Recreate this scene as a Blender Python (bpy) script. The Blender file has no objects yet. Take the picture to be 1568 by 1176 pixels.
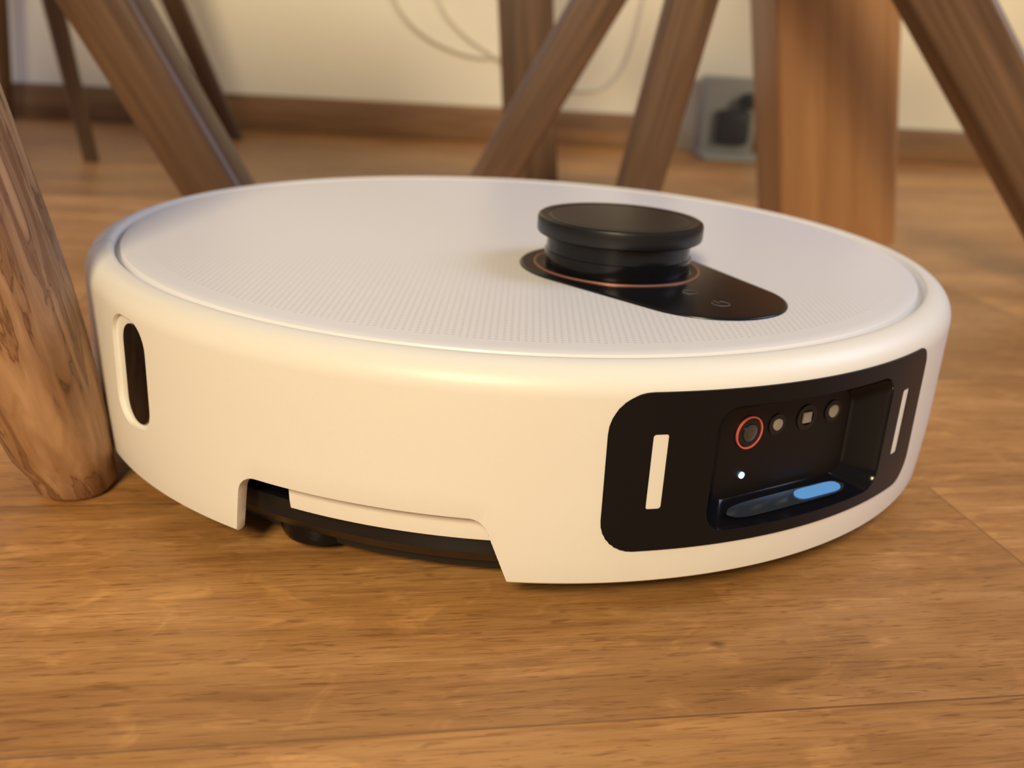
import bpy, bmesh, math, random
from mathutils import Vector, Matrix
random.seed(3)
scene=bpy.context.scene
scene.view_settings.view_transform='Standard'
COL=scene.collection

# ---------------------------------------------------------------- helpers
def empty(name,loc=(0,0,0)):
    e=bpy.data.objects.new(name,None);e.location=loc;e.empty_display_size=.05;COL.objects.link(e);return e
def link(name,me,mat=None,parent=None,smooth=True,ang=35):
    ob=bpy.data.objects.new(name,me);COL.objects.link(ob)
    if mat: me.materials.append(mat)
    if smooth and me.polygons:
        me.polygons.foreach_set('use_smooth',[True]*len(me.polygons))
        try: me.set_sharp_from_angle(angle=math.radians(ang))
        except Exception: pass
    if parent: ob.parent=parent
    return ob
def mesh(name,v,f):
    me=bpy.data.meshes.new(name);me.from_pydata([tuple(x) for x in v],[],f);me.update()
    bm=bmesh.new();bm.from_mesh(me);bmesh.ops.remove_doubles(bm,verts=bm.verts,dist=1e-7);bmesh.ops.recalc_face_normals(bm,faces=bm.faces);bm.to_mesh(me);bm.free()
    return me
def revolve(name,prof,n=256,closed=True,center=(0,0)):
    v=[];f=[];m=len(prof)
    for i in range(n):
        a=2*math.pi*i/n
        for r,z in prof: v.append((center[0]+r*math.sin(a),center[1]-r*math.cos(a),z))
    for i in range(n):
        j=(i+1)%n
        for k in range(m if closed else m-1):
            l=(k+1)%m
            f.append((i*m+k,j*m+k,j*m+l,i*m+l))
    return mesh(name,v,f)
def rpoly(c,rad,n=7,m=10):
    """rounded polygon, corner list c [(s,z)], radii"""
    out=[];N=len(c);segs=[]
    for i in range(N):
        p=Vector(c[i]);a=(Vector(c[i-1])-p).normalized();b=(Vector(c[(i+1)%N])-p).normalized()
        ang=a.angle(b);t=rad[i]/math.tan(ang/2)
        s=p+a*t;e=p+b*t;cen=p+(a+b).normalized()*(rad[i]/math.sin(ang/2))
        pts=[]
        if rad[i]<1e-6: pts=[p.copy() for _ in range(1)]
        else:
            v0=s-cen;v1=e-cen;tot=v0.angle(v1)
            sg=1 if v0.x*v1.y-v0.y*v1.x>0 else -1
            for k in range(n+1):
                q=tot*k/n*sg
                pts.append(cen+Vector((v0.x*math.cos(q)-v0.y*math.sin(q),v0.x*math.sin(q)+v0.y*math.cos(q))))
        segs.append(pts)
    for i in range(N):
        out+=segs[i]
        a=segs[i][-1];b=segs[(i+1)%N][0]
        for k in range(1,m): out.append(a.lerp(b,k/m))
    return out
R=.175
def cyl(th,z,r): a=math.radians(th);return Vector((r*math.sin(a),-r*math.cos(a),z))
def prism(name,outline,r0,r1):
    v=[];n=len(outline)
    for r in (r0,r1):
        for s,z in outline: v.append(cyl(math.degrees(s/R),z,r))
    f=[tuple(range(n-1,-1,-1)),tuple(range(n,2*n))]+[(i,(i+1)%n,n+(i+1)%n,n+i) for i in range(n)]
    me=mesh(name,v,f);ob=bpy.data.objects.new(name,me);COL.objects.link(ob);return ob
def sz(l): return [(math.radians(t)*R,z) for t,z in l]
def boolop(ob,cut,op='DIFFERENCE'):
    m=ob.modifiers.new('b','BOOLEAN');m.operation=op;m.solver='EXACT';m.object=cut
    bpy.context.view_layer.update()
    dg=bpy.context.evaluated_depsgraph_get()
    me=bpy.data.meshes.new_from_object(ob.evaluated_get(dg));ob.modifiers.clear();ob.data=me
def kill(*obs):
    for o in obs: bpy.data.objects.remove(o,do_unlink=True)
def resmooth(ob,ang=35):
    me=ob.data;me.polygons.foreach_set('use_smooth',[True]*len(me.polygons));me.set_sharp_from_angle(angle=math.radians(ang))
def bevel(ob,w,seg=2,ang=40):
    b=ob.modifiers.new('bevel','BEVEL');b.width=w;b.segments=seg;b.limit_method='ANGLE';b.angle_limit=math.radians(ang);b.harden_normals=False
    return b

# ---------------------------------------------------------------- materials
def new_mat(name):
    m=bpy.data.materials.new(name);m.use_nodes=True
    nt=m.node_tree;return m,nt,nt.nodes['Principled BSDF']
def simple(name,col,rough=.5,metal=0,coat=0,emit=None,es=0,bump=0,bscale=2000,spec=.5,sss=0):
    m,nt,b=new_mat(name)
    b.inputs['Base Color'].default_value=(*col,1);b.inputs['Roughness'].default_value=rough;b.inputs['Metallic'].default_value=metal
    b.inputs['Coat Weight'].default_value=coat;b.inputs['Specular IOR Level'].default_value=spec
    if emit: b.inputs['Emission Color'].default_value=(*emit,1);b.inputs['Emission Strength'].default_value=es
    tc=nt.nodes.new('ShaderNodeTexCoord');nz=nt.nodes.new('ShaderNodeTexNoise');nz.inputs['Scale'].default_value=bscale
    nt.links.new(tc.outputs['Object'],nz.inputs['Vector'])
    if bump:
        bp=nt.nodes.new('ShaderNodeBump');bp.inputs['Strength'].default_value=bump;bp.inputs['Distance'].default_value=.0002
        nt.links.new(nz.outputs['Fac'],bp.inputs['Height']);nt.links.new(bp.outputs['Normal'],b.inputs['Normal'])
    return m
def nd(nt,t,**k):
    n=nt.nodes.new(t)
    for a,b in k.items(): setattr(n,a,b)
    return n
def math_n(nt,op,a,b=None,c=None):
    n=nd(nt,'ShaderNodeMath',operation=op)
    for i,x in enumerate((a,b,c)):
        if x is None: continue
        if isinstance(x,(int,float)): n.inputs[i].default_value=x
        else: nt.links.new(x,n.inputs[i])
    return n.outputs[0]
def ramp(nt,fac,stops):
    r=nd(nt,'ShaderNodeValToRGB');el=r.color_ramp.elements
    while len(el)<len(stops): el.new(.5)
    for e,(p,c) in zip(el,stops): e.position=p;e.color=(*c,1)
    nt.links.new(fac,r.inputs[0]);return r.outputs[0]
def mix(nt,mode,fac,a,b):
    n=nd(nt,'ShaderNodeMix',data_type='RGBA',blend_type=mode)
    if isinstance(fac,(int,float)): n.inputs[0].default_value=fac
    else: nt.links.new(fac,n.inputs[0])
    for i,x in ((6,a),(7,b)):
        if isinstance(x,tuple): n.inputs[i].default_value=(*x,1)
        else: nt.links.new(x,n.inputs[i])
    return n.outputs[2]

def wood(name,dark,light,scale=1,rough=.45,axis=2,streak=.6,cracks=0):
    m,nt,b=new_mat(name)
    tc=nd(nt,'ShaderNodeTexCoord');mp=nd(nt,'ShaderNodeMapping')
    s=[55*scale]*3;s[axis]=3.2*scale;mp.inputs['Scale'].default_value=s
    nt.links.new(tc.outputs['Object'],mp.inputs[0])
    n1=nd(nt,'ShaderNodeTexNoise');n1.inputs['Scale'].default_value=1;n1.inputs['Detail'].default_value=5;n1.inputs['Distortion'].default_value=1.3
    nt.links.new(mp.outputs[0],n1.inputs['Vector'])
    mp2=nd(nt,'ShaderNodeMapping');s=[420*scale]*3;s[axis]=12*scale;mp2.inputs['Scale'].default_value=s
    nt.links.new(tc.outputs['Object'],mp2.inputs[0])
    n2=nd(nt,'ShaderNodeTexNoise');n2.inputs['Scale'].default_value=1;n2.inputs['Detail'].default_value=3
    nt.links.new(mp2.outputs[0],n2.inputs['Vector'])
    c1=ramp(nt,n1.outputs['Fac'],[(.3,dark),(.7,light)])
    c2=ramp(nt,n2.outputs['Fac'],[(.35,(.62,.56,.5)),(.6,(1,1,1))])
    c=mix(nt,'MULTIPLY',streak,c1,c2)
    if cracks:
        mp3=nd(nt,'ShaderNodeMapping');s=[120]*3;s[axis]=18;mp3.inputs['Scale'].default_value=s
        nt.links.new(tc.outputs['Object'],mp3.inputs[0])
        n3=nd(nt,'ShaderNodeTexNoise');n3.inputs['Scale'].default_value=1;n3.inputs['Detail'].default_value=5;n3.inputs['Distortion'].default_value=1.2
        nt.links.new(mp3.outputs[0],n3.inputs['Vector'])
        c3=ramp(nt,n3.outputs['Fac'],[(.40,(1,1,1)),(.425,(.32,.22,.15)),(.45,(1,1,1))])
        c4=ramp(nt,n3.outputs['Fac'],[(.32,(.50,.38,.30)),(.60,(1.2,1.25,1.3))])
        c=mix(nt,'MULTIPLY',cracks,c,c3);c=mix(nt,'MULTIPLY',.85,c,c4)
    nt.links.new(c,b.inputs['Base Color']);b.inputs['Roughness'].default_value=rough
    bp=nd(nt,'ShaderNodeBump');bp.inputs['Strength'].default_value=.25;bp.inputs['Distance'].default_value=.0005
    nt.links.new(n2.outputs['Fac'],bp.inputs['Height']);nt.links.new(bp.outputs[0],b.inputs['Normal'])
    return m

def floor_mat():
    m,nt,b=new_mat('oak_parquet')
    tc=nd(nt,'ShaderNodeTexCoord');mp=nd(nt,'ShaderNodeMapping')
    mp.inputs['Rotation'].default_value=(0,0,math.radians(-10))
    nt.links.new(tc.outputs['Object'],mp.inputs[0])
    off=nd(nt,'ShaderNodeVectorMath',operation='ADD');off.inputs[1].default_value=(FX,FY+.1225*20,0)
    nt.links.new(mp.outputs[0],off.inputs[0])
    br=nd(nt,'ShaderNodeTexBrick');br.offset=.36;br.offset_frequency=2;br.squash=1
    br.inputs['Scale'].default_value=1;br.inputs['Brick Width'].default_value=.6;br.inputs['Row Height'].default_value=.1225
    br.inputs['Mortar Size'].default_value=.0004;br.inputs['Mortar Smooth'].default_value=.3;br.inputs['Bias'].default_value=0
    br.inputs['Color1'].default_value=(0,0,0,1);br.inputs['Color2'].default_value=(1,1,1,1);br.inputs['Mortar'].default_value=(.5,.5,.5,1)
    nt.links.new(off.outputs[0],br.inputs['Vector'])
    sh=nd(nt,'ShaderNodeVectorMath',operation='MULTIPLY_ADD')
    nt.links.new(br.outputs['Color'],sh.inputs[0]);sh.inputs[1].default_value=(3.1,1.7,2.3);nt.links.new(off.outputs[0],sh.inputs[2])
    def grain(sx,sy,det,dist):
        a=nd(nt,'ShaderNodeMapping');a.inputs['Scale'].default_value=(sx,sy,1);nt.links.new(sh.outputs[0],a.inputs[0])
        n=nd(nt,'ShaderNodeTexNoise');n.inputs['Scale'].default_value=1;n.inputs['Detail'].default_value=det;n.inputs['Distortion'].default_value=dist;n.inputs['Roughness'].default_value=.6
        nt.links.new(a.outputs[0],n.inputs['Vector']);return n.outputs['Fac']
    g1=grain(6,38,4,1.6);g2=grain(30,420,4,.8);g3=grain(4,9,2,0);g4=grain(110,900,2,.3);g5=grain(40,70,3,1.0)
    c=ramp(nt,g1,[(.25,(.35,.165,.051)),(.5,(.455,.228,.076)),(.75,(.57,.305,.115))])
    f2=ramp(nt,g2,[(.33,(.62,.54,.46)),(.52,(1,1,1)),(.7,(1.10,1.08,1.02))])
    c=mix(nt,'MULTIPLY',.6,c,f2)
    f3=ramp(nt,g3,[(.3,(.76,.72,.68)),(.7,(1.20,1.20,1.20))]);c=mix(nt,'MULTIPLY',.9,c,f3)
    f4=ramp(nt,g4,[(.32,(.44,.35,.28)),(.42,(1,1,1))]);c=mix(nt,'MULTIPLY',.55,c,f4)
    f5=ramp(nt,g5,[(.56,(1,1,1)),(.68,(1.30,1.34,1.38))]);c=mix(nt,'MULTIPLY',.85,c,f5)
    tone=ramp(nt,br.outputs['Color'],[(0,(.80,.78,.75)),(1,(1.14,1.14,1.12))]);c=mix(nt,'MULTIPLY',.85,c,tone)
    a=nd(nt,'ShaderNodeMapping');a.inputs['Scale'].default_value=(15,24,1);a.inputs['Location'].default_value=(.3,.2,0);nt.links.new(off.outputs[0],a.inputs[0])
    wn=nd(nt,'ShaderNodeTexNoise');wn.inputs['Scale'].default_value=6;nt.links.new(a.outputs[0],wn.inputs['Vector'])
    ad=nd(nt,'ShaderNodeVectorMath',operation='MULTIPLY_ADD');nt.links.new(wn.outputs['Color'],ad.inputs[0]);ad.inputs[1].default_value=(.12,.06,0);nt.links.new(a.outputs[0],ad.inputs[2])
    vo=nd(nt,'ShaderNodeTexVoronoi');vo.inputs['Scale'].default_value=1;nt.links.new(ad.outputs[0],vo.inputs['Vector'])
    kn=ramp(nt,vo.outputs['Distance'],[(.016,(.10,.06,.04)),(.055,(1,1,1))]);c=mix(nt,'MULTIPLY',.9,c,kn)
    c=mix(nt,'MIX',math_n(nt,'MULTIPLY',br.outputs['Fac'],.6),c,(.12,.055,.02))
    nt.links.new(c,b.inputs['Base Color'])
    rr=nd(nt,'ShaderNodeMapRange');rr.inputs[3].default_value=.30;rr.inputs[4].default_value=.46;nt.links.new(g1,rr.inputs[0])
    nt.links.new(rr.outputs[0],b.inputs['Roughness'])
    bp=nd(nt,'ShaderNodeBump');bp.inputs['Strength'].default_value=.45;bp.inputs['Distance'].default_value=.0006
    h=math_n(nt,'SUBTRACT',g2,math_n(nt,'MULTIPLY',br.outputs['Fac'],1.0))
    nt.links.new(h,bp.inputs['Height']);nt.links.new(bp.outputs[0],b.inputs['Normal'])
    return m
FX,FY=.674,.2268+.084

def plate_mat():
    m,nt,b=new_mat('perforated_white_plastic')
    tc=nd(nt,'ShaderNodeTexCoord');sx=nd(nt,'ShaderNodeSeparateXYZ');nt.links.new(tc.outputs['Object'],sx.inputs[0])
    P=1/.0021
    u=math_n(nt,'SUBTRACT',math_n(nt,'FRACT',math_n(nt,'MULTIPLY',sx.outputs[0],P)),.5)
    v=math_n(nt,'SUBTRACT',math_n(nt,'FRACT',math_n(nt,'MULTIPLY',sx.outputs[1],P)),.5)
    d=math_n(nt,'SQRT',math_n(nt,'ADD',math_n(nt,'MULTIPLY',u,u),math_n(nt,'MULTIPLY',v,v)))
    dot=math_n(nt,'LESS_THAN',d,.25)
    mr=nd(nt,'ShaderNodeMapRange');mr.inputs[1].default_value=-.04;mr.inputs[2].default_value=-.12;nt.links.new(sx.outputs[1],mr.inputs[0])
    rad=math_n(nt,'SQRT',math_n(nt,'ADD',math_n(nt,'MULTIPLY',sx.outputs[0],sx.outputs[0]),math_n(nt,'MULTIPLY',sx.outputs[1],sx.outputs[1])))
    inr=math_n(nt,'LESS_THAN',rad,.153)
    k=math_n(nt,'MULTIPLY',math_n(nt,'MULTIPLY',dot,mr.outputs[0]),inr)
    c=mix(nt,'MIX',math_n(nt,'MULTIPLY',k,.42),(.82,.82,.84),(.45,.42,.40))
    nt.links.new(c,b.inputs['Base Color']);b.inputs['Roughness'].default_value=.34
    bp=nd(nt,'ShaderNodeBump');bp.inputs['Strength'].default_value=.3;bp.inputs['Distance'].default_value=.0002;bp.invert=True
    nt.links.new(k,bp.inputs['Height']);nt.links.new(bp.outputs[0],b.inputs['Normal'])
    return m

M_white=simple('satin_white_plastic',(.84,.82,.77),.40,bump=.10,bscale=2500)
M_plate=plate_mat()
M_black=simple('satin_black_plastic',(.009,.009,.011),.34,bump=.1,bscale=3000,spec=.4)
M_gloss=simple('gloss_black_plastic',(.005,.005,.007),.10,spec=.3)
M_window=simple('sensor_window_black',(.006,.006,.008),.36,spec=.25)
M_dark=simple('matte_dark_rubber',(.015,.015,.016),.65,bump=.3,bscale=900)
M_copper=simple('copper_trim',(.60,.27,.20),.35,metal=.6)
M_red=simple('red_lens_ring',(.65,.13,.09),.35,emit=(.8,.15,.1),es=.05)
M_glass=simple('lens_glass',(.03,.03,.035),.03,coat=1)
M_grey=simple('grey_print',(.13,.13,.14),.5)
M_light=simple('light_diffuser',(.33,.32,.31),.35)
M_led=simple('blue_status_led',(.3,.6,1),.3,emit=(.45,.8,1),es=3)
M_bluerefl=simple('blue_reflection_glow',(.06,.18,.36),.1,emit=(.12,.32,.68),es=.5)  # faint emission imitates a bluish reflection
M_sheen=simple('reflection_streak',(.20,.25,.32),.10,metal=.9)  # grey-blue colour imitates reflected streaks
M_emit=simple('ir_emitter_glass',(.30,.29,.25),.1,coat=1)
M_recess=simple('recess_black',(.005,.005,.007),.12,spec=.2)

# ---------------------------------------------------------------- robot vacuum
robot=empty('robot_vacuum')
prof=[(.1705,.0125),(.1715,.0118),(.1732,.0118),(.1739,.0125),(.1744,.020),(.1749,.030),(.175,.040),(.175,.055),(.175,.0695)]
for k in range(1,13):
    a=math.radians(90*k/12);prof.append((.1660+.0090*math.cos(a),.0695+.0090*math.sin(a)))
prof+=[(.1652,.0782),(.1645,.0772),(.1642,.0757),(.1642,.069),(.170,.066),(.1712,.060),(.1710,.030)]
shell=link('outer_shell',revolve('outer_shell',prof,288),M_white,robot)
c_notch=prism('c1',rpoly(sz([(-28.6,.004),(-27.1,.0325),(-2.0,.0325),(1.6,.004)]),[.0005,.007,.006,.0005],9,14),.14,.2)
c_cav=prism('c2',rpoly(sz([(19.3,.0665),(19.3,.0272),(43.4,.0272),(43.4,.0665)]),[.007]*4,7,14),.13,.205)
slot_o=rpoly(sz([(-49.0,.0695),(-49.0,.0315),(-41.0,.0315),(-41.0,.0695)]),[.0095]*4,8,6)
for c in (c_notch,c_cav): boolop(shell,c)
for ang in (-70,123):
    me=bpy.data.meshes.new('s');bm=bmesh.new();bmesh.ops.create_cube(bm,size=1);bm.to_mesh(me);bm.free()
    s=bpy.data.objects.new('s',me);COL.objects.link(s);s.scale=(.0012,.02,.2);a=math.radians(ang)
    s.location=(.172*math.sin(a),-.172*math.cos(a),.05);s.rotation_euler=(0,0,a)
    boolop(shell,s);kill(s)
resmooth(shell,30);bevel(shell,.0009,3,35)
wring=link('sensor_window',revolve('sensor_window',[(.172,.015),(.1753,.015),(.1753,.078),(.172,.078)],288),M_window,robot)
c_win=prism('c4',rpoly(sz([(8.7,.0718),(8.9,.0232),(51.6,.0232),(51.1,.0718)]),[.012,.010,.010,.007],8,20),.13,.21)
boolop(wring,c_win,'INTERSECT');boolop(wring,c_cav)
for i,(t0,t1) in enumerate(((13.0,14.5),(45.9,47.4))):
    o=rpoly(sz([(t0,.0595),(t0,.0365),(t1,.0365),(t1,.0595)]),[.0008]*4,3,3)
    cs=prism('cs',o,.1735,.2);boolop(wring,cs);kill(cs)
    ring=link('light_slot_%d'%(i+1),revolve('ls',[(.172,.02),(.1742,.02),(.1742,.075),(.172,.075)],288),M_light,robot)
    cs=prism('cs',o,.15,.2);boolop(ring,cs,'INTERSECT');kill(cs);resmooth(ring)
resmooth(wring,30);bevel(wring,.0005,2,35)
kill(c_win,c_cav,c_notch)
PHI=31.3;ph=math.radians(PHI);nv=Vector((math.sin(ph),-math.cos(ph),0));tv=Vector((math.cos(ph),math.sin(ph),0))
def fr(u,z,n=.1635): return nv*n+tv*u+Vector((0,0,z))
open_o=rpoly(sz([(19.3,.0665),(19.3,.0272),(43.4,.0272),(43.4,.0665)]),[.007]*4,7,14)
back_o=rpoly([(-.0275,.0605),(-.0275,.0315),(.0275,.0315),(.0275,.0605)],[.005]*4,7,14)
v=[];n=len(open_o)
for s,z in open_o: v.append(cyl(math.degrees(s/R),z,.1750))
for s,z in open_o: v.append(cyl(math.degrees((s-math.radians(31.35)*R)*.985/R)+31.35,.0468+(z-.0468)*.98,.1735))
for u_,z in back_o: v.append(fr(u_*1.03,.046+(z-.046)*1.05,.1645))
for u_,z in back_o: v.append(fr(u_,z))
f=[]
for l in range(3):
    for i in range(n): j=(i+1)%n;f.append((l*n+i,l*n+j,(l+1)*n+j,(l+1)*n+i))
link('sensor_recess',mesh('sensor_recess',v,f),M_recess,robot,ang=50)
bk=[fr(u_*1.01,.046+(z-.046)*1.01,.1634) for u_,z in back_o]+[fr(u_*1.01,.046+(z-.046)*1.01,.1630) for u_,z in back_o]
link('sensor_face',mesh('sensor_face',bk,[tuple(range(n)),tuple(range(n,2*n))]+[(i,(i+1)%n,n+(i+1)%n,n+i) for i in range(n)]),simple('sensor_face_black',(.005,.005,.006),.3,spec=.25),robot)
def disc_part(name,u_,z,r,h,mat,r_in=None,n=40,sq=False,base=.1635):
    vs=[];fs=[]
    if sq: n=4
    rings=[(r,base),(r,base+h)]
    if r_in: rings+=[(r_in,base+h),(r_in,base)]
    else: rings+=[(r*.8,base+h*1.25),(r*.3,base+h*1.35)]
    for rr,nn in rings:
        for k in range(n):
            a=2*math.pi*(k+.5)/n;vs.append(fr(u_+rr*math.cos(a),z+rr*math.sin(a),nn))
    for l in range(len(rings)-1):
        for k in range(n): j=(k+1)%n;fs.append((l*n+k,l*n+j,(l+1)*n+j,(l+1)*n+k))
    if not r_in: fs.append(tuple(range((len(rings)-1)*n,len(rings)*n)))
    return link(name,mesh(name,vs,fs),mat,robot)
disc_part('camera_ring',-.0160,.0525,.0052,.0006,M_red,.0047)
disc_part('camera_barrel',-.0160,.0525,.0044,.0005,M_black,.0028)
disc_part('camera_lens',-.0160,.0525,.0027,.0008,M_glass)
disc_part('emitter_1',-.0046,.0533,.0019,.0006,M_emit)
disc_part('emitter_2',.0080,.0536,.0024,.0005,M_emit,sq=True)
disc_part('emitter_3',.0195,.0540,.0021,.0006,M_emit)
disc_part('emitter_bezel_1',-.0046,.0533,.0034,.0003,M_black,.0020)
disc_part('emitter_bezel_2',.0080,.0536,.0042,.0003,M_black,.0027)
disc_part('emitter_bezel_3',.0195,.0540,.0036,.0003,M_black,.0022)
disc_part('status_led',-.0165,.0385,.0010,.0004,M_led)
def reflection_strip(name,ua,ub,c,wd,mat,lift=.0006):
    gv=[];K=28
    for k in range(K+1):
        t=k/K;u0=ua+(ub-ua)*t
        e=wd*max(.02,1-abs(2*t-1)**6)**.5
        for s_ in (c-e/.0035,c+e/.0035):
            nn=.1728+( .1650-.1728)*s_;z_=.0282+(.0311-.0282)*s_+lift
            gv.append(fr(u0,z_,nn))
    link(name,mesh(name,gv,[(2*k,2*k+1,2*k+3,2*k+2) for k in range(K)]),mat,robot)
reflection_strip('blue_reflection',.002,.022,.45,.0009,M_bluerefl,.0008)  # glowing strip painted in as the bluish reflection on the lower ledge
reflection_strip('reflection_streak',-.026,.024,.45,.0012,M_sheen,.0005)  # thin strip added to draw the reflection streaks along the ledge
def patch(name,outline,r,mat,thick=.0006):
    ring=link(name,revolve(name,[(r-.003,.005),(r,.005),(r,.078),(r-.003,.078)],288),mat,robot)
    cp=prism('cp',outline,.14,.2);boolop(ring,cp,'INTERSECT');kill(cp);resmooth(ring,30);bevel(ring,thick,2,35);return ring
c_slot=prism('c3',slot_o,.1735,.2)
boolop(shell,c_slot);kill(c_slot);resmooth(shell,30)
patch('side_sensor_glass',rpoly(sz([(-46.6,.0675),(-46.6,.0335),(-41.6,.0335),(-41.6,.0675)]),[.0075]*4,8,6),.1742,simple('side_glass',(.003,.003,.004),.12,spec=.2),.0003)
inn=link('arch_panel',revolve('arch_panel',[(.160,.0222),(.1680,.0222),(.1694,.0230),(.1698,.026),(.1700,.060),(.160,.060)],288),M_white,robot)
cp=prism('cp',rpoly(sz([(-22.9,.064),(-22.2,.018),(5,.018),(5,.064)]),[.001]*4,3,14),.1,.2);boolop(inn,cp,'INTERSECT');kill(cp);resmooth(inn,30);bevel(inn,.0006,2,35)
link('underbody',revolve('underbody',[(.0001,.0085),(.152,.0085),(.160,.0105),(.1635,.015),(.1638,.0216),(.158,.0216),(.0001,.0216)],192,False),M_black,robot)
link('chassis',revolve('chassis',[(.0001,.0216),(.150,.0216),(.152,.026),(.152,.072),(.0001,.072)],192,False),M_dark,robot)
link('mop_skirt',revolve('mop_skirt',[(.1500,.0048),(.1540,.0048),(.1555,.0075),(.1555,.012),(.148,.012),(.146,.006)],192),M_dark,robot)
def box(name,sx,sy,sz_,loc,rot=(0,0,0),mat=None,parent=None,bev=0,seg=3):
    me=bpy.data.meshes.new(name);bm=bmesh.new();bmesh.ops.create_cube(bm,size=1)
    for v_ in bm.verts: v_.co=Vector((v_.co.x*sx,v_.co.y*sy,v_.co.z*sz_))
    if bev: bmesh.ops.bevel(bm,geom=list(bm.edges),offset=bev,segments=seg,profile=.5,affect='EDGES')
    bm.to_mesh(me);bm.free()
    ob=link(name,me,mat,parent);ob.location=loc;ob.rotation_euler=rot;return ob
def cylo(name,r,h,loc,rot=(0,0,0),mat=None,parent=None,n=48,bev=.0008):
    me=bpy.data.meshes.new(name);bm=bmesh.new();bmesh.ops.create_cone(bm,cap_ends=True,segments=n,radius1=r,radius2=r,depth=h)
    if bev: bmesh.ops.bevel(bm,geom=[e for e in bm.edges if abs(e.verts[0].co.z-e.verts[1].co.z)<1e-6],offset=bev,segments=2,profile=.5,affect='EDGES')
    bm.to_mesh(me);bm.free();ob=link(name,me,mat,parent);ob.location=loc;ob.rotation_euler=rot;return ob
for i,s_ in enumerate((-1,1)):
    p=tv*(.115*s_)
    cylo('drive_wheel_%d'%(i+1),.035,.022,(p.x,p.y,.0351),(math.pi/2,0,ph+math.pi/2),M_dark,robot,bev=.003)
cw=nv*.12;cylo('caster_wheel',.014,.014,(cw.x,cw.y,.0141),(math.pi/2,0,ph),M_dark,robot,bev=.002)
hub=cyl(-24,.0,.146)
cylo('brush_hub',.014,.014,(hub.x,hub.y,.0105),mat=M_gloss,parent=robot,bev=.003)
for k,dg_ in enumerate((67,150)):
    a=math.radians(dg_)
    L_=.028
    box('brush_arm_%d'%(k+1),L_,.007,.0022,(hub.x+.016*math.cos(a),hub.y+.016*math.sin(a),.0062),(0,math.radians(5),a),M_gloss,robot,.001)
lid=[(.0001,.0786),(.05,.0786),(.10,.0785),(.14,.0784),(.158,.0783),(.1608,.0782),(.1618,.0779),(.1622,.0773),(.1622,.0745),(.0001,.0745)]
link('top_lid',revolve('top_lid',lid,256,False),M_plate,robot)
link('lid_gasket',revolve('lid_gasket',[(.150,.070),(.166,.070),(.166,.0753),(.150,.0753)],192),simple('grey_gasket',(.55,.55,.58),.6),robot)
C1=Vector((.0370,-.0535));C2=Vector((.0640,-.0910));r1,r2=.0370,.0285
def hull(C1,r1,C2,r2,n=48):
    d=C2-C1;base=math.atan2(d.y,d.x);al=math.acos((r1-r2)/d.length);pts=[]
    for k in range(n+1):
        a=base+al+(2*math.pi-2*al)*k/n;pts.append(C1+Vector((math.cos(a),math.sin(a)))*r1)
    for k in range(n+1):
        a=base-al+2*al*k/n;pts.append(C2+Vector((math.cos(a),math.sin(a)))*r2)
    return pts
loops=[(hull(C1,r1,C2,r2),.0780),(hull(C1,r1,C2,r2),.0788),(hull(C1,r1-.0004,C2,r2-.0004),.0791),(hull(C1,r1-.0012,C2,r2-.0012),.0792)]
v=[];f=[]
for pts,z in loops:
    for p in pts: v.append((p.x,p.y,z))
n=len(loops[0][0])
for l in range(3):
    for i in range(n): j=(i+1)%n;f.append((l*n+i,l*n+j,(l+1)*n+j,(l+1)*n+i))
f.append(tuple(range(3*n,4*n)))
link('control_panel',mesh('control_panel',v,f),simple('gloss_panel',(.007,.007,.009),.25,spec=.3),robot,ang=60)
cc=(C1.x,C1.y)
link('turret_ring',revolve('turret_ring',[(.0308,.0790),(.0309,.0796),(.0315,.0796),(.0316,.0790)],128,True,cc),M_copper,robot)
link('turret_well',revolve('turret_well',[(.0285,.0793),(.0307,.0795),(.0307,.0790),(.0285,.0790)],128,True,cc),M_black,robot)
link('lidar_turret_drum',revolve('lidar_turret_drum',[(.0001,.0791),(.0276,.0791),(.0276,.0850),(.0272,.0852),(.0270,.0905),(.0280,.0912),(.0001,.0912)],128,False,cc),M_gloss,robot)
link('lidar_turret_cap',revolve('lidar_turret_cap',[(.0001,.0911),(.0300,.0911),(.0308,.0916),(.0311,.0924),(.0311,.0966),(.0308,.0975),(.0300,.0980),(.0270,.0979),(.0266,.0976),(.0262,.0979),(.0001,.0980)],128,False,cc),M_black,robot)
def curve(name,pts,bev,mat,parent,cyclic=False,smoothc=True):
    cu=bpy.data.curves.new(name,'CURVE');cu.dimensions='3D';cu.bevel_depth=bev;cu.bevel_resolution=3
    sp=cu.splines.new('NURBS' if smoothc else 'POLY');sp.points.add(len(pts)-1)
    for p,q in zip(sp.points,pts): p.co=(*q,1)
    if smoothc: sp.order_u=4;sp.use_endpoint_u=not cyclic;cu.resolution_u=8
    sp.use_cyclic_u=cyclic
    ob=bpy.data.objects.new(name,cu);COL.objects.link(ob);cu.materials.append(mat)
    if parent: ob.parent=parent
    return ob
def icon(name,cx,cy,pts,cyc):
    P=[]
    for a,b_ in pts:
        q=Vector((cx,cy,.0793))+tv*a-nv*b_*1.0;P.append((q.x,q.y,.0793))
    curve(name,P,.00014,M_grey,robot,cyc,False)
icon('home_icon',.0595,-.0885,[(-.003,0),(0,.0028),(.003,0),(.0022,0),(.0022,-.0024),(-.0022,-.0024),(-.0022,0)],True)
icon('power_icon',.068,-.102,[(.0030*math.sin(a),.0030*math.cos(a)) for a in [math.radians(35+29*k) for k in range(11)]],False)
icon('power_icon_bar',.068,-.102,[(0,.0038),(0,.0008)],False)

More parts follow.
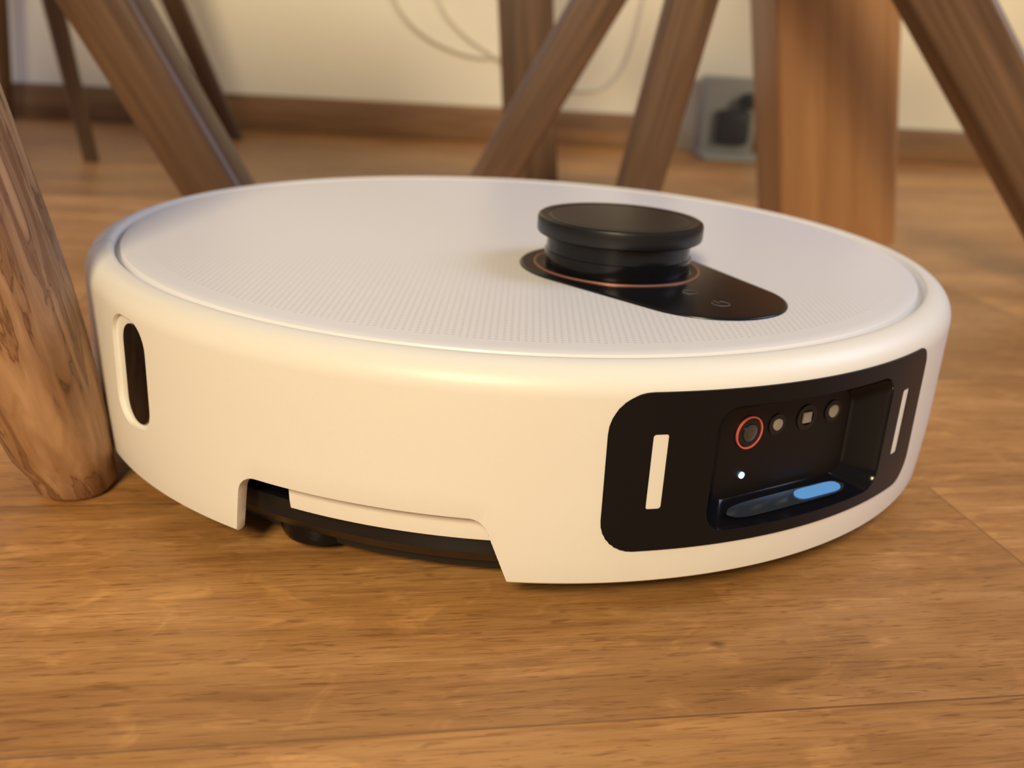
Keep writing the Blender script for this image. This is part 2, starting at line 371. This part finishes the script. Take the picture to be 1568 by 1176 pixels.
# ---------------------------------------------------------------- furniture
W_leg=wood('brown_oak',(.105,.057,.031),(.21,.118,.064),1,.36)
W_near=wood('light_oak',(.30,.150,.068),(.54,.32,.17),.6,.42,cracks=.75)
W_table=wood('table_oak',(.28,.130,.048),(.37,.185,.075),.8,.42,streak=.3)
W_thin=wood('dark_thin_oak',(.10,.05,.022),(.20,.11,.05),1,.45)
W_seat=wood('seat_oak',(.13,.06,.025),(.26,.13,.06),.6,.4,axis=0)
W_top=wood('tabletop_oak',(.16,.08,.035),(.32,.17,.075),.6,.4,axis=0)
def leg(name,p0,p1,s0,s1,mat,parent,rnd=.3,z0rot=0,foot=0,knee=1):
    """tapered leg from p0 (foot) to p1 (top). s = (width,depth)."""
    p0=Vector(p0);p1=Vector(p1);d=p1-p0;L=d.length
    zx=d.normalized();yy=zx.cross(Vector((1,0,0))).normalized();xx=yy.cross(zx).normalized()
    M=Matrix(((xx.x,yy.x,zx.x,p0.x),(xx.y,yy.y,zx.y,p0.y),(xx.z,yy.z,zx.z,p0.z),(0,0,0,1)))@Matrix.Rotation(z0rot,4,'Z')
    v=[];f=[];K=24 if knee<1 else 10;ns=0
    for k in range(K+1):
        t=k/K;q=min(1,t/knee);q=q*(2-q) if knee<1 else q
        w=s0[0]+(s1[0]-s0[0])*q;dd=s0[1]+(s1[1]-s0[1])*q
        rr=min(w,dd)*rnd
        sec=rpoly([(-w/2,-dd/2),(w/2,-dd/2),(w/2,dd/2),(-w/2,dd/2)],[rr]*4,5,2);ns=len(sec)
        for s in sec: v.append((s.x,s.y,L*t))
    for k in range(K):
        for i in range(ns): j=(i+1)%ns;f.append((k*ns+i,k*ns+j,(k+1)*ns+j,(k+1)*ns+i))
    for i in range(ns):
        wv=M@Vector(v[i]);dz=wv.z/zx.z if p0.z<.001 else 0;v[i]=(v[i][0],v[i][1],v[i][2]-dz)
    if foot:
        base=len(v)
        ring0=[Vector(x) for x in v[:ns]]
        up=[x+Vector((0,0,foot)) for x in ring0];mid=[Vector((x.x*.95,x.y*.95,x.z+foot*.3)) for x in ring0];lo=[Vector((x.x*.80,x.y*.80,x.z)) for x in ring0]
        Mi=M.inverted()
        lo=[Vector((x.x,x.y,(Mi@Vector(((M@x).x,(M@x).y,0))).z)) for x in lo]
        for i in range(ns): v[i]=tuple(up[i])
        v+= [tuple(x) for x in mid]+[tuple(x) for x in lo]
        for i in range(ns):
            j=(i+1)%ns;f.append((i,j,base+j,base+i));f.append((base+i,base+j,base+ns+j,base+ns+i))
        f.append(tuple(range(base+ns,base+2*ns)))
    else: f.append(tuple(range(ns)))
    f.append(tuple(range(K*ns,(K+1)*ns)))
    ob=link(name,mesh(name,v,f),mat,parent,ang=50);ob.matrix_world=M
    return ob
ch1=empty('dining_chair')
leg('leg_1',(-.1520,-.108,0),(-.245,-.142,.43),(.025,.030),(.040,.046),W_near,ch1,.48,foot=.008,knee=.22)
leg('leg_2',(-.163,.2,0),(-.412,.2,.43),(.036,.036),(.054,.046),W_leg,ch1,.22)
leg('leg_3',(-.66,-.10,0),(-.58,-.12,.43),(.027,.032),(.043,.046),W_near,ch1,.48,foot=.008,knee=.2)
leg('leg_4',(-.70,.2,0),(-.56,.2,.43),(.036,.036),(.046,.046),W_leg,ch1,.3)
box('seat',.48,.50,.03,(-.44,.02,.4435),mat=W_seat,parent=ch1,bev=.012)
box('backrest',.02,.44,.22,(-.665,.02,.74),mat=W_seat,parent=ch1,bev=.009)
leg('back_post_1',(-.66,-.15,.45),(-.68,-.15,.85),(.03,.03),(.024,.024),W_leg,ch1)
leg('back_post_2',(-.66,.19,.45),(-.68,.19,.85),(.03,.03),(.024,.024),W_leg,ch1)
ch2=empty('dining_chair.001')
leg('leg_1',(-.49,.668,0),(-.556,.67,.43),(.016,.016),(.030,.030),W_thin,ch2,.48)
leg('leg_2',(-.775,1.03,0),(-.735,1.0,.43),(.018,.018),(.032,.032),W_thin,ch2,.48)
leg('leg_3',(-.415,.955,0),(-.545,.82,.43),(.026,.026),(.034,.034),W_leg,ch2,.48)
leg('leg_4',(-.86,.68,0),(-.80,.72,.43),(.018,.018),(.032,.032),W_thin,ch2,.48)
box('seat',.42,.42,.03,(-.67,.83,.4435),mat=W_seat,parent=ch2,bev=.012)
box('backrest',.02,.38,.2,(-.875,.83,.74),mat=W_seat,parent=ch2,bev=.009)
leg('back_post_1',(-.86,.68,.45),(-.875,.68,.84),(.026,.026),(.022,.022),W_leg,ch2)
leg('back_post_2',(-.86,.98,.45),(-.875,.98,.84),(.026,.026),(.022,.022),W_leg,ch2)
ch3=empty('dining_chair.002')
leg('leg_1',(-.049,.44,0),(.179,.44,.43),(.036,.032),(.048,.034),W_leg,ch3,.2)
leg('leg_2',(.074,.3,0),(.152,.3,.43),(.030,.032),(.040,.036),W_leg,ch3,.2)
leg('leg_3',(.430,.27,0),(.081,.27,.43),(.046,.034),(.052,.036),W_leg,ch3,.2)
box('seat',.46,.24,.03,(.21,.335,.4435),mat=W_seat,parent=ch3,bev=.012)
tb=empty('dining_table')
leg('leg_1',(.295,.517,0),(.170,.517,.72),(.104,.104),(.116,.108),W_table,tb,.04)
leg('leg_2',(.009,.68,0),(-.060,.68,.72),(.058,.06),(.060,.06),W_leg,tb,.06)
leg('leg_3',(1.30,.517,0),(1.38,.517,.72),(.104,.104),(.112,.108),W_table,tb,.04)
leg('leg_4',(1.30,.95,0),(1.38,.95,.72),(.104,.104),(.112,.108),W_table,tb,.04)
box('tabletop',1.75,.62,.035,(.66,.74,.7375),mat=W_top,parent=tb,bev=.006)

# ---------------------------------------------------------------- room
def wallY(x): return 1.147+.0898*x
floor=box('floor',7,5,.02,(0,-.9,-.01),mat=floor_mat())
m,nt,b=new_mat('cream_wall')
tc=nd(nt,'ShaderNodeTexCoord');nz=nd(nt,'ShaderNodeTexNoise');nz.inputs['Scale'].default_value=120;nt.links.new(tc.outputs['Object'],nz.inputs['Vector'])
b.inputs['Base Color'].default_value=(.86,.82,.70,1);b.inputs['Roughness'].default_value=.85
bp=nd(nt,'ShaderNodeBump');bp.inputs['Strength'].default_value=.15;bp.inputs['Distance'].default_value=.001;nt.links.new(nz.outputs['Fac'],bp.inputs['Height']);nt.links.new(bp.outputs[0],b.inputs['Normal'])
M_wall=m
wa=math.atan(.0898)
box('wall_back',7,.05,2.6,(0,1.147+.0255,1.3),(0,0,wa),M_wall)
W_base=wood('baseboard_oak',(.20,.105,.048),(.33,.18,.085),1,.45,axis=0)
box('baseboard_back',3.5,.014,.052,(.235-1.75*math.cos(wa),wallY(.235-1.75*math.cos(wa))-.0075,.026),(0,0,wa),W_base,None,.002)
box('baseboard_back_right',3.0,.014,.052,(.37+1.5*math.cos(wa),wallY(.37+1.5*math.cos(wa))-.0075,.026),(0,0,wa),W_base,None,.002)
st=empty('charging_station')
M_g=simple('grey_plastic',(.28,.28,.25),.5);M_dg=simple('dark_grey_plastic',(.03,.032,.035),.4)
box('housing',.085,.05,.118,(.312,1.135,.059),mat=M_g,parent=st,bev=.004)
box('front_bay',.05,.02,.05,(.318,1.108,.045),mat=M_dg,parent=st,bev=.003)
box('base_plate',.095,.11,.008,(.312,1.085,.004),mat=M_g,parent=st,bev=.002)
cylo('contact_knob',.012,.02,(.337,1.10,.085),(math.pi/2,0,0),M_dg,st)
cab=empty('wall_cable')
M_cab=simple('white_cable',(.66,.62,.52),.5)
P=[(-.23,.24),(-.21,.19),(-.18,.158),(-.14,.138),(-.10,.126),(-.06,.122),(-.02,.14),(0,.19),(.01,.25)]
curve('cord_1',[(x,wallY(x)-.004,z) for x,z in P],.0022,M_cab,cab)
P=[(-.16,.26),(-.15,.20),(-.12,.165),(-.08,.138),(-.05,.126),(-.03,.10),(.02,.085),(.09,.08),(.13,.09),(.16,.14),(.17,.25)]
curve('cord_2',[(x,wallY(x)-.004,z) for x,z in P],.0018,M_cab,cab)

# ---------------------------------------------------------------- light
w=bpy.data.worlds.new('room_ambient');scene.world=w;w.use_nodes=True
w.node_tree.nodes['Background'].inputs[0].default_value=(1,.92,.84,1);w.node_tree.nodes['Background'].inputs[1].default_value=.22
def area(name,loc,target,sx,sy,pw,col):
    l=bpy.data.lights.new(name,'AREA');l.shape='RECTANGLE';l.size=sx;l.size_y=sy;l.energy=pw;l.color=col
    o=bpy.data.objects.new(name,l);COL.objects.link(o);o.location=loc
    o.rotation_euler=(Vector(target)-Vector(loc)).to_track_quat('-Z','Y').to_euler();return o
area('ceiling_lamp',(-.4,-2.0,1.40),(0,.3,0),.5,.5,53,(1,.80,.50))
area('window_daylight',(1.5,.2,1.15),(0,.1,.05),.8,.8,15,(.58,.68,1))
area('window_daylight_rear',(-1.4,.5,1.3),(0,.1,.05),.9,.9,15,(.58,.67,1))
sp=bpy.data.lights.new('wall_fill_spot','SPOT');sp.energy=82;sp.color=(1,.82,.50);sp.spot_size=math.radians(44);sp.spot_blend=.8;sp.shadow_soft_size=.12  # unseen warm spot, added to brighten the back wall
so=bpy.data.objects.new('wall_fill_spot',sp);COL.objects.link(so);so.location=(1.9,-.5,.95)
so.rotation_euler=(Vector((.25,1.15,.12))-so.location).to_track_quat('-Z','Y').to_euler()

# ---------------------------------------------------------------- camera
cd=bpy.data.cameras.new('camera');cd.sensor_width=36;cd.lens=1440.4/1568*36;cd.clip_start=.01
co=bpy.data.objects.new('camera',cd);COL.objects.link(co)
r_=Vector((.99827,.02065,.05502));u_=Vector((-.05877,.34623,.93631));b_=Vector((.00028,-.93792,.34684))
co.matrix_world=Matrix(((r_.x,u_.x,b_.x,0),(r_.y,u_.y,b_.y,-.4076),(r_.z,u_.z,b_.z,.1594),(0,0,0,1)))
cd.dof.use_dof=True;cd.dof.focus_distance=.262;cd.dof.aperture_fstop=11
scene.camera=co
